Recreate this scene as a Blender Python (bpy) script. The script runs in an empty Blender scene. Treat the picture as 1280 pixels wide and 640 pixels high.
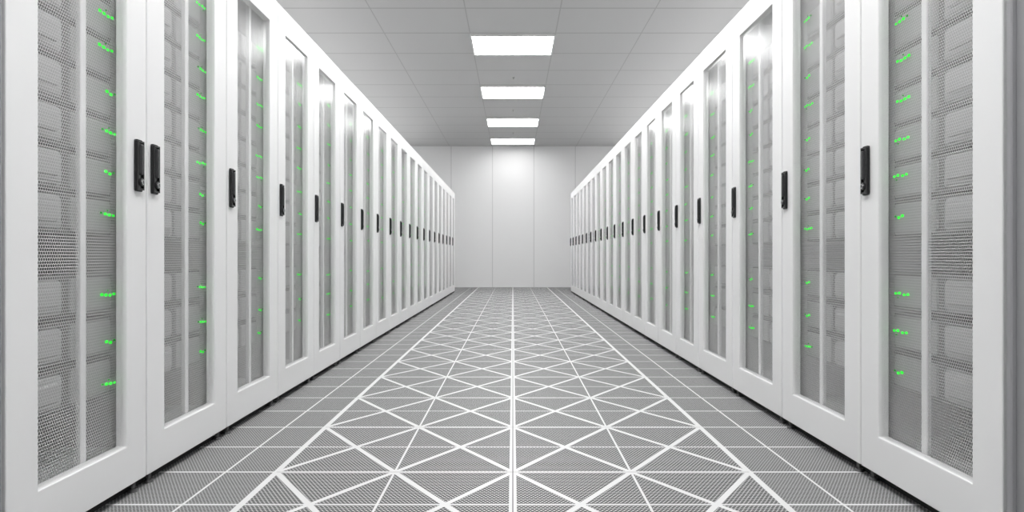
import bpy, bmesh, math, random
from mathutils import Vector, Matrix
random.seed(3)
scene = bpy.context.scene
scene.view_settings.view_transform = 'Standard'
COL = scene.collection
H = 0.756; W = 1.2; BACK = 17.4; CEIL = 3.41

# ---------------- node helpers ----------------
def new_mat(name):
    m = bpy.data.materials.new(name); m.use_nodes = True
    nt = m.node_tree; nt.nodes.clear()
    out = nt.nodes.new('ShaderNodeOutputMaterial')
    return m, nt, out
def link(nt, a, b): nt.links.new(a, b)
def M(nt, op, a, b=None, c=None):
    n = nt.nodes.new('ShaderNodeMath'); n.operation = op
    for i, v in enumerate((a, b, c)):
        if v is None: continue
        if isinstance(v, (int, float)): n.inputs[i].default_value = v
        else: nt.links.new(v, n.inputs[i])
    return n.outputs[0]
def bsdf(nt, col, rough=0.4, metal=0.0, spec=0.5):
    b = nt.nodes.new('ShaderNodeBsdfPrincipled')
    b.inputs['Base Color'].default_value = (*col, 1)
    b.inputs['Roughness'].default_value = rough
    b.inputs['Metallic'].default_value = metal
    b.inputs['Specular IOR Level'].default_value = spec
    return b
def simple(name, col, rough=0.4, metal=0.0, spec=0.5, noise=0.0):
    m, nt, out = new_mat(name)
    b = bsdf(nt, col, rough, metal, spec)
    if noise:
        t = nt.nodes.new('ShaderNodeTexCoord'); n = nt.nodes.new('ShaderNodeTexNoise')
        n.inputs['Scale'].default_value = 300; link(nt, t.outputs['Object'], n.inputs['Vector'])
        bp = nt.nodes.new('ShaderNodeBump'); bp.inputs['Strength'].default_value = noise
        bp.inputs['Distance'].default_value = 0.001
        link(nt, n.outputs[0], bp.inputs['Height']); link(nt, bp.outputs[0], b.inputs['Normal'])
    link(nt, b.outputs[0], out.inputs[0])
    return m
def emis(name, col, s):
    m, nt, out = new_mat(name)
    e = nt.nodes.new('ShaderNodeEmission'); e.inputs[0].default_value = (*col, 1); e.inputs[1].default_value = s
    link(nt, e.outputs[0], out.inputs[0]); return m
def cell(nt, v, period, off=0.0):
    a = M(nt, 'ADD', M(nt, 'DIVIDE', v, period), 0.5 + off)
    f = M(nt, 'FRACT', a)
    return M(nt, 'MULTIPLY', M(nt, 'ABSOLUTE', M(nt, 'SUBTRACT', f, 0.5)), period)
def hexdots(nt, x, y, p, r):
    q = p * 1.7320508
    def d2(o):
        dx = cell(nt, x, p, o); dy = cell(nt, y, q, o)
        return M(nt, 'ADD', M(nt, 'MULTIPLY', dx, dx), M(nt, 'MULTIPLY', dy, dy))
    return M(nt, 'LESS_THAN', M(nt, 'MINIMUM', d2(0.0), d2(0.5)), r * r)
def mixcol(nt, fac, a, b):
    n = nt.nodes.new('ShaderNodeMix'); n.data_type = 'RGBA'
    nt.links.new(fac, n.inputs[0])
    for idx, v in ((6, a), (7, b)):
        if isinstance(v, tuple): n.inputs[idx].default_value = (*v, 1)
        else: nt.links.new(v, n.inputs[idx])
    return n.outputs[2]

# ---------------- materials ----------------
MW = simple('white_powder_coat', (0.85, 0.85, 0.85), 0.32, noise=0.03)
MIN = simple('interior_grey', (0.62, 0.62, 0.62), 0.5)
MSRV = simple('server_case_grey', (0.17, 0.17, 0.17), 0.45)
MBEZ = simple('server_bezel_grey', (0.56, 0.56, 0.56), 0.4)
MRAIL = simple('rail_white', (0.93, 0.93, 0.93), 0.4)
MBLK = simple('handle_black', (0.010, 0.010, 0.011), 0.22)
MBLK2 = simple('handle_lever_black', (0.035, 0.035, 0.037), 0.16)
MCHR = simple('lock_metal', (0.55, 0.55, 0.56), 0.25, 1.0)
MDARK = simple('plinth_dark', (0.010, 0.010, 0.010), 0.8)
MFOOT = simple('foot_steel', (0.16, 0.16, 0.16), 0.4, 0.6)
MSPR = simple('sprinkler_metal', (0.40, 0.40, 0.40), 0.4, 0.3)
MGREY = simple('end_panel_grey', (0.30, 0.30, 0.31), 0.5)
MLED = emis('green_led', (0.015, 0.95, 0.03), 1.4)
MLEDD = emis('green_led_dim', (0.02, 0.5, 0.03), 0.8)
MLIGHT = emis('light_diffuser', (1.0, 1.0, 1.0), 22.0)
MLIGHT2 = emis('light_diffuser_dimmed', (1.0, 1.0, 1.0), 6.0)
MWALL = simple('side_wall_white', (0.82, 0.82, 0.82), 0.6)

def m_glass():
    m, nt, out = new_mat('door_glass')
    tr = nt.nodes.new('ShaderNodeBsdfTransparent'); tr.inputs[0].default_value = (0.98, 0.98, 0.98, 1)
    gl = nt.nodes.new('ShaderNodeBsdfGlossy'); gl.inputs['Roughness'].default_value = 0.22
    lw = nt.nodes.new('ShaderNodeLayerWeight'); lw.inputs[0].default_value = 0.5
    f = M(nt, 'ADD', M(nt, 'MULTIPLY', M(nt, 'POWER', lw.outputs['Facing'], 4.2), 0.88), 0.10)
    mx = nt.nodes.new('ShaderNodeMixShader')
    link(nt, f, mx.inputs[0]); link(nt, tr.outputs[0], mx.inputs[1]); link(nt, gl.outputs[0], mx.inputs[2])
    link(nt, mx.outputs[0], out.inputs[0]); return m
MGLASS = m_glass()
def m_mesh():
    m, nt, out = new_mat('perforated_steel')
    t = nt.nodes.new('ShaderNodeTexCoord'); s = nt.nodes.new('ShaderNodeSeparateXYZ')
    link(nt, t.outputs['Object'], s.inputs[0])
    hole = hexdots(nt, s.outputs[0], s.outputs[2], 0.0098, 0.0039)
    b = bsdf(nt, (0.74, 0.74, 0.74), 0.4)
    tr = nt.nodes.new('ShaderNodeBsdfTransparent')
    mx = nt.nodes.new('ShaderNodeMixShader')
    link(nt, hole, mx.inputs[0]); link(nt, b.outputs[0], mx.inputs[1]); link(nt, tr.outputs[0], mx.inputs[2])
    link(nt, mx.outputs[0], out.inputs[0]); return m
MMESH = m_mesh()
def m_floor():
    m, nt, out = new_mat('perforated_raised_floor')
    g = nt.nodes.new('ShaderNodeNewGeometry'); s = nt.nodes.new('ShaderNodeSeparateXYZ')
    link(nt, g.outputs['Position'], s.inputs[0])
    X, Y = s.outputs[0], s.outputs[1]
    ax = M(nt, 'ABSOLUTE', X)
    E = 0.827; L = 0.66; Y0 = 2.52
    C = E / 2
    u = M(nt, 'FRACT', M(nt, 'DIVIDE', ax, C))
    v = M(nt, 'FRACT', M(nt, 'ADD', M(nt, 'DIVIDE', M(nt, 'SUBTRACT', Y, Y0), L), 20.0))
    lt = lambda a, b: M(nt, 'LESS_THAN', a, b)
    mx = lambda a, b: M(nt, 'MAXIMUM', a, b)
    ab = lambda a: M(nt, 'ABSOLUTE', a)
    g1 = math.hypot(1 / C, 1 / L)
    d1 = lt(ab(M(nt, 'SUBTRACT', u, v)), 0.0100 * g1)
    d2 = lt(ab(M(nt, 'SUBTRACT', M(nt, 'ADD', u, v), 1.0)), 0.0100 * g1)
    row = lt(cell(nt, M(nt, 'SUBTRACT', Y, Y0), L), 0.010)
    rowh = lt(cell(nt, M(nt, 'SUBTRACT', Y, Y0), L / 2), 0.005)
    midv = lt(ab(M(nt, 'SUBTRACT', ax, C)), 0.004)
    cen = mx(mx(mx(d1, d2), mx(row, rowh)), midv)
    inner = lt(ax, E)
    out_l = mx(lt(ab(M(nt, 'SUBTRACT', ax, 1.005)), 0.004), lt(cell(nt, M(nt, 'SUBTRACT', Y, Y0), L / 2), 0.006))
    outl = M(nt, 'MULTIPLY', out_l, M(nt, 'SUBTRACT', 1.0, inner))
    lines = M(nt, 'ADD', M(nt, 'MULTIPLY', cen, inner), outl)
    lines = mx(lines, lt(ax, 0.012))
    lines = mx(lines, lt(ab(M(nt, 'SUBTRACT', ax, E)), 0.011))
    seam = mx(lt(ax, 0.0018), M(nt, 'MULTIPLY', inner, lt(cell(nt, M(nt, 'SUBTRACT', Y, Y0), L), 0.0016)))
    ho = M(nt, 'MULTIPLY', hexdots(nt, X, Y, 0.011, 0.0039), M(nt, 'SUBTRACT', 1.0, inner))
    hi = M(nt, 'MULTIPLY', hexdots(nt, X, Y, 0.013, 0.0047), inner)
    hole = M(nt, 'MULTIPLY', mx(hi, ho), M(nt, 'SUBTRACT', 1.0, lines))
    infill = mixcol(nt, inner, (0.34, 0.34, 0.34), (0.42, 0.42, 0.42))
    holec = mixcol(nt, inner, (0.10, 0.10, 0.10), (0.03, 0.03, 0.03))
    base = mixcol(nt, lines, infill, (0.72, 0.72, 0.72))
    c = mixcol(nt, hole, base, holec)
    c = mixcol(nt, seam, c, (0.15, 0.15, 0.15))
    b = bsdf(nt, (1, 1, 1), 0.5, spec=0.3)
    link(nt, c, b.inputs['Base Color'])
    link(nt, M(nt, 'ADD', M(nt, 'MULTIPLY', hole, 0.45), 0.5), b.inputs['Roughness'])
    bp = nt.nodes.new('ShaderNodeBump'); bp.inputs['Strength'].default_value = 0.3; bp.inputs['Distance'].default_value = 0.002
    link(nt, lines, bp.inputs['Height']); link(nt, bp.outputs[0], b.inputs['Normal'])
    link(nt, b.outputs[0], out.inputs[0]); return m
def m_ceil():
    m, nt, out = new_mat('ceiling_tiles')
    g = nt.nodes.new('ShaderNodeNewGeometry'); s = nt.nodes.new('ShaderNodeSeparateXYZ')
    link(nt, g.outputs['Position'], s.inputs[0])
    lx = M(nt, 'LESS_THAN', cell(nt, M(nt, 'SUBTRACT', s.outputs[0], 0.51), 1.02), 0.006)
    ly = M(nt, 'LESS_THAN', cell(nt, M(nt, 'SUBTRACT', s.outputs[1], 8.57), 0.86), 0.015)
    l = M(nt, 'MAXIMUM', lx, ly)
    c = mixcol(nt, l, (0.59, 0.59, 0.59), (0.45, 0.45, 0.45))
    b = bsdf(nt, (1, 1, 1), 0.6, spec=0.2)
    link(nt, c, b.inputs['Base Color']); link(nt, b.outputs[0], out.inputs[0]); return m
def m_wall():
    m, nt, out = new_mat('back_wall_panels')
    g = nt.nodes.new('ShaderNodeNewGeometry'); s = nt.nodes.new('ShaderNodeSeparateXYZ')
    link(nt, g.outputs['Position'], s.inputs[0])
    l = M(nt, 'LESS_THAN', cell(nt, M(nt, 'SUBTRACT', s.outputs[0], 0.51), 1.0), 0.007)
    c = mixcol(nt, l, (0.92, 0.92, 0.92), (0.68, 0.68, 0.68))
    b = bsdf(nt, (1, 1, 1), 0.4, spec=0.4)
    link(nt, c, b.inputs['Base Color']); link(nt, b.outputs[0], out.inputs[0]); return m
MFLOOR, MCEIL, MBACK = m_floor(), m_ceil(), m_wall()

# ---------------- mesh helpers ----------------
def add_box(bm, x0, x1, y0, y1, z0, z1, mi=0, bev=0.0, seg=2):
    vs = [bm.verts.new(p) for p in ((x0,y0,z0),(x1,y0,z0),(x1,y1,z0),(x0,y1,z0),(x0,y0,z1),(x1,y0,z1),(x1,y1,z1),(x0,y1,z1))]
    fs = [bm.faces.new([vs[i] for i in f]) for f in ((0,3,2,1),(4,5,6,7),(0,1,5,4),(1,2,6,5),(2,3,7,6),(3,0,4,7))]
    for f in fs: f.material_index = mi
    if bev:
        es = list({e for f in fs for e in f.edges})
        r = bmesh.ops.bevel(bm, geom=es, offset=bev, segments=seg, profile=0.5, affect='EDGES')
        for f in r['faces']: f.material_index = mi
def add_cyl(bm, c, r, h, axis='Z', mi=0, seg=16, r2=None):
    mat = Matrix.Translation(c)
    if axis == 'Y': mat = mat @ Matrix.Rotation(math.pi / 2, 4, 'X')
    n0 = set(bm.faces)
    bmesh.ops.create_cone(bm, cap_ends=True, segments=seg, radius1=r, radius2=r if r2 is None else r2, depth=h, matrix=mat)
    for f in bm.faces:
        if f not in n0: f.material_index = mi
def finish(bm, name, mats, smooth=False):
    bmesh.ops.recalc_face_normals(bm, faces=bm.faces)
    me = bpy.data.meshes.new(name); bm.to_mesh(me); bm.free()
    for m in mats: me.materials.append(m)
    if smooth:
        for p in me.polygons: p.use_smooth = True
    return me
def obj(name, me, parent=None, loc=(0,0,0), rot=0.0):
    o = bpy.data.objects.new(name, me); COL.objects.link(o)
    o.location = loc; o.rotation_euler = (0, 0, rot)
    if parent: o.parent = parent
    return o

# ---------------- room ----------------
def boxobj(name, b, mat):
    bm = bmesh.new(); add_box(bm, *b); o = obj(name, finish(bm, name, [mat])); o['kind'] = 'structure'; return o
RW = 3.0; FR = -3.0
boxobj('floor', (-RW, RW, FR, BACK, -0.1, 0), MFLOOR)
boxobj('ceiling', (-RW, RW, FR, BACK, CEIL, CEIL + 0.1), MCEIL)
boxobj('wall_back', (-RW, RW, BACK, BACK + 0.1, -0.1, CEIL + 0.1), MBACK)
boxobj('wall_front', (-RW, RW, FR - 0.1, FR, -0.1, CEIL + 0.1), MWALL)
boxobj('wall_left', (-RW - 0.1, -RW, FR - 0.1, BACK + 0.1, -0.1, CEIL + 0.1), MWALL)
boxobj('wall_right', (RW, RW + 0.1, FR - 0.1, BACK + 0.1, -0.1, CEIL + 0.1), MWALL)

# ---------------- ceiling lights ----------------
def frame(bm, w0, w1, z0, z1, ix0, ix1, iz0, iz1, y0, y1, bev=0.005, seg=2, taper=0.0):
    O = [(w0,z0),(w1,z0),(w1,z1),(w0,z1)]; I = [(ix0,iz0),(ix1,iz0),(ix1,iz1),(ix0,iz1)]
    t = taper
    I2 = [(ix0+t,iz0+t),(ix1-t,iz0+t),(ix1-t,iz1-t),(ix0+t,iz1-t)]
    of = [bm.verts.new((a,y0,b)) for a,b in O]; inf = [bm.verts.new((a,y0,b)) for a,b in I]
    ob = [bm.verts.new((a,y1,b)) for a,b in O]; ib = [bm.verts.new((a,y1,b)) for a,b in I2]
    for i in range(4):
        j = (i+1) % 4
        bm.faces.new((of[i],of[j],inf[j],inf[i])); bm.faces.new((ob[i],ib[i],ib[j],ob[j]))
        bm.faces.new((of[i],ob[i],ob[j],of[j])); bm.faces.new((inf[i],inf[j],ib[j],ib[i]))
    if bev:
        es = [e for e in bm.edges if not ((e.verts[0] in of and e.verts[1] in inf) or (e.verts[1] in of and e.verts[0] in inf) or (e.verts[0] in ob and e.verts[1] in ib) or (e.verts[1] in ob and e.verts[0] in ib))]
        bmesh.ops.bevel(bm, geom=es, offset=bev, segments=seg, profile=0.5, affect='EDGES')
bm = bmesh.new()
frame(bm, -0.51, 0.51, -0.41, 0.41, -0.49, 0.49, -0.39, 0.39, 0, 0.03, bev=0.002, seg=1)
bmesh.ops.rotate(bm, verts=bm.verts, matrix=Matrix.Rotation(math.pi/2, 3, 'X'))
for v in bm.verts: v.co.z = abs(v.co.z)
me_lf = finish(bm, 'light_frame', [MW])
def diff(m):
    bm = bmesh.new(); add_box(bm, -0.49, 0.49, -0.39, 0.39, 0.006, 0.02)
    return finish(bm, 'diffuser', [m])
me_ld, me_ld2 = diff(MLIGHT), diff(MLIGHT2)
LY = [-1.38, 1.2, 3.78, 6.38, 9.0, 11.6, 14.2, 16.55]
for i, yc in enumerate(LY):
    r = obj('ceiling_light', me_lf, loc=(0, yc, CEIL - 0.031))
    r['label'] = 'bright white rectangular light panel flush in tiled ceiling'; r['category'] = 'ceiling light'; r['group'] = 'ceiling light panels'
    obj('diffuser', me_ld2 if i == len(LY)-1 else me_ld, r)
# added fill lamps, unseen above the cabinet rows, to brighten the ceiling evenly
for sx in (-1, 1):
    ld = bpy.data.lights.new('ceiling_fill_light', 'AREA'); ld.shape = 'RECTANGLE'; ld.size = 0.7; ld.size_y = 19.0; ld.energy = 60
    lo = bpy.data.objects.new('ceiling_fill_light', ld); COL.objects.link(lo)
    lo.location = (sx*2.55, 7.3, 2.2); lo.rotation_euler = (math.pi, math.radians(32)*sx, 0)

# ---------------- sprinklers ----------------
bm = bmesh.new()
add_cyl(bm, (0,0,-0.003), 0.018, 0.006); add_cyl(bm, (0,0,-0.014), 0.005, 0.022); add_cyl(bm, (0,0,-0.026), 0.010, 0.003)
add_box(bm, -0.009, -0.007, -0.001, 0.001, -0.026, -0.005); add_box(bm, 0.007, 0.009, -0.001, 0.001, -0.026, -0.005)
me_sp = finish(bm, 'sprinkler', [MSPR])
for yc in (10.7, 13.1, 15.5):
    o = obj('sprinkler_head', me_sp, loc=(0.01, yc, CEIL)); o['label'] = 'small metal sprinkler head hanging from tiled ceiling'; o['category'] = 'sprinkler'; o['group'] = 'ceiling sprinklers'

# ---------------- cabinet parts (local: x along row, front at y=0 facing -y) ----------------
Z0, Z1 = 0.036, 2.052
cache = {}
def parts(w, far):
    key = (round(w,3), far)
    if key in cache: return cache[key]
    h = w/2 - 0.004
    d = {}
    bm = bmesh.new()
    t = 0.02; y0, y1 = 0.036, 1.0
    add_box(bm, -h, -h+t, y0, y1, Z0, Z1); add_box(bm, h-t, h, y0, y1, Z0, Z1)
    add_box(bm, -h+t, h-t, y0, y1, Z0, Z0+0.10); add_box(bm, -h+t, h-t, y0, y1, Z1-0.04, Z1)
    add_box(bm, -h+t, h-t, y1-0.01, y1, Z0+0.10, Z1-0.04)
    d['body'] = finish(bm, 'cabinet_body', [MIN])
    bm = bmesh.new()
    add_box(bm, -h-0.004, h+0.004, 0.038, 0.95, 0.0, Z0)
    d['plinth'] = finish(bm, 'plinth', [MDARK])
    bm = bmesh.new()
    st = 0.117
    frame(bm, -h, h, Z0, Z1, -h+st, h-st, Z0+0.126, Z1-0.130, 0.0, 0.034, bev=0.003, seg=2, taper=0.002)
    d['door'] = finish(bm, 'door', [MW])
    gx, gz0, gz1 = h-st-0.001, Z0+0.127, Z1-0.131
    bm = bmesh.new(); bm.faces.new([bm.verts.new(p) for p in ((-gx,0.010,gz0),(gx,0.010,gz0),(gx,0.010,gz1),(-gx,0.010,gz1))])
    d['glass'] = finish(bm, 'glass_pane', [MGLASS])
    bm = bmesh.new()
    e = 0.05
    bm.faces.new([bm.verts.new(p) for p in ((-gx-e,0.045,gz0-0.02),(gx+e,0.045,gz0-0.02),(gx+e,0.045,gz1+e),(-gx-e,0.045,gz1+e))])
    d['mesh'] = finish(bm, 'perforated_panel', [MMESH])
    bm = bmesh.new()
    add_box(bm, far*0.05-0.014, far*0.05+0.014, 0.040, 0.056, Z0+0.10, Z1-0.04, bev=0.002, seg=1)
    d['rail'] = finish(bm, 'mounting_rail', [MRAIL])
    cache[key] = d
    return d
bm = bmesh.new()
add_box(bm, -0.022, 0.022, -0.008, 0.002, -0.083, 0.083, 0, 0.0075, 4)
frame(bm, -0.0185, 0.0185, -0.078, 0.078, -0.014, 0.014, -0.073, 0.073, -0.013, -0.006, bev=0)
add_box(bm, -0.009, 0.009, -0.018, -0.006, -0.030, 0.068, 1, 0.005, 3)
add_cyl(bm, (0, -0.011, -0.053), 0.0125, 0.012, 'Y', 1, 24)
add_cyl(bm, (0, -0.0175, -0.053), 0.0085, 0.003, 'Y', 2, 20)
add_box(bm, -0.0012, 0.0012, -0.0200, -0.0185, -0.058, -0.048, 0)
me_handle = finish(bm, 'handle', [MBLK, MBLK2, MCHR])
bm = bmesh.new()
add_cyl(bm, (0,0,0.005), 0.016, 0.010, seg=20, r2=0.013); add_cyl(bm, (0,0,0.021), 0.007, 0.030, seg=12); add_cyl(bm, (0,0,0.022), 0.010, 0.009, seg=6)
me_foot = finish(bm, 'leveling_foot', [MFOOT])

SY = 0.100
srv = {}
def server_parts(w, far):
    key = (round(w,3), far)
    if key in srv: return srv[key]
    h = w/2 - 0.03; hh = 0.120
    bm = bmesh.new(); add_box(bm, -h, h, 0.0, 0.62, 0, hh, 0, 0.003, 1)
    body = finish(bm, 'server_unit', [MSRV])
    bm = bmesh.new()
    a, b = sorted((-far*(h-0.01), far*0.02))
    add_box(bm, a, b, -0.022, 0.001, 0.010, hh-0.010, 0, 0.018, 4)
    a, b = sorted((-far*(h-0.05), -far*0.02))
    add_box(bm, a, b, -0.036, -0.018, 0.032, hh-0.032, 0, 0.008, 3)
    add_box(bm, *sorted((far*0.07, far*(h-0.02))), -0.012, 0.001, 0.008, hh-0.010, 0, 0.010, 2)
    bez = finish(bm, 'bezel', [MBEZ])
    leds = []
    for pat in (((-.042,.002,1,0),(-.020,.0,1,0),(.002,-.002,.9,0),(.024,.001,.9,0),(-.01,.013,.5,1)),
                ((-.034,.003,.7,1),(-.012,.001,1,0),(.010,-.001,1,0),(.032,-.002,.8,0),(.0,.012,.5,1)),
                ((-.038,.0,.9,0),(-.016,-.002,.9,0),(.012,.002,1,0),(.034,.0,.9,0),(.02,-.012,.5,1)),
                ((-.012,.002,1,0),(.010,-.003,1,0),(.030,.002,.7,1))):
        bm = bmesh.new()
        for dx, dz, s, mi in pat:
            cx = far*(0.178+dx); yy = 0.040 - SY
            add_box(bm, cx-0.0064*s, cx+0.0064*s, yy-0.002, yy+0.002, 0.058+dz-0.0044*s, 0.058+dz+0.0044*s, mi, 0.0018, 2)
        leds.append(finish(bm, 'indicator_lights', [MLED, MLEDD]))
    srv[key] = (body, bez, leds); return srv[key]

SZ = [0.37,0.50,0.635,0.875,1.0,1.125,1.25,1.375,1.50,1.625,1.76]
def cabinet(side, ya, yb, idx, handle_far):
    far = 1 if side < 0 else -1
    w = yb - ya; yc = (ya+yb)/2
    rot = math.pi/2 if side < 0 else -math.pi/2
    d = parts(w, far)
    e = bpy.data.objects.new('server_cabinet', None); COL.objects.link(e)
    e.empty_display_size = 0.2
    e.location = (side*W, yc, 0); e.rotation_euler = (0,0,rot)
    e['label'] = 'white server cabinet with glass door and black handle' ; e['category'] = 'server cabinet'
    e['group'] = 'server cabinets along the aisle'
    obj('body', d['body'], e); obj('plinth', d['plinth'], e)
    dr = obj('door', d['door'], e)
    obj('glass_pane', d['glass'], dr); obj('perforated_panel', d['mesh'], dr)
    obj('mounting_rail', d['rail'], e)
    h = w/2
    hx = far*(h-0.058) if handle_far and side < 0 else (far*(h-0.045) if handle_far else -far*(h-0.045))
    o = obj('handle', me_handle, dr, (hx, 0, 1.045)); o['label'] = 'black swing handle with key lock'
    for s in (-1, 1): obj('leveling_foot', me_foot, e, (s*(h-0.05), 0.020, 0))
    if idx < 13:
        body, bez, leds = server_parts(w, far)
        R = Matrix.Rotation(rot, 4, 'Z')
        for z in SZ:
            p = R @ Vector((0, SY, 0))
            s = obj('server_unit', body, None, (side*W + p.x, yc + p.y, z-0.055), rot)
            s['label'] = 'grey rack server with green indicator lights inside cabinet'; s['category'] = 'server'; s['group'] = 'rack servers inside the cabinets'
            obj('bezel', bez, s)
            l = obj('indicator_lights', random.choice(leds), s, (random.uniform(-.008,.008), 0, random.uniform(-.012,.012))); l['label'] = 'glowing green status lights'
for k in range(20):
    cabinet(-1, 1.70+0.66*k, 2.36+0.66*k, k, k == 0)
y = 1.76
for k in range(20):
    p = 0.725 if k < 4 else 0.64
    cabinet(1, y, y+p, k, True); y += p

for side, yy in ((-1, 1.695), (1, 1.755)):
    bm = bmesh.new(); add_box(bm, -0.55, 0.55, 0, 1.0, 0.0, 2.052, 0, 0.006, 2)
    add_box(bm, 0.515 if side<0 else -0.535, 0.535 if side<0 else -0.515, -0.012, 0.002, 0.05, 2.0, 0, 0.003, 1)
    o = obj('aisle_end_panel', finish(bm, 'aisle_end_panel', [MGREY]), None, (side*W, yy-0.555, 0), math.pi/2 if side < 0 else -math.pi/2)
    o['label'] = 'plain grey metal end housing beside the first server cabinet'; o['category'] = 'end panel'

# ---------------- camera / world ----------------
cam = bpy.data.cameras.new('Camera'); co = bpy.data.objects.new('Camera', cam); COL.objects.link(co)
co.location = (0, 0, H); co.rotation_euler = (math.pi/2, 0, 0)
cam.lens = 36*900/1280; cam.sensor_width = 36; cam.clip_start = 0.05
cam.shift_x = -0.0008
scene.camera = co
w = bpy.data.worlds.new('World'); scene.world = w; w.use_nodes = True
w.node_tree.nodes['Background'].inputs[0].default_value = (1,1,1,1)
w.node_tree.nodes['Background'].inputs[1].default_value = 0.3
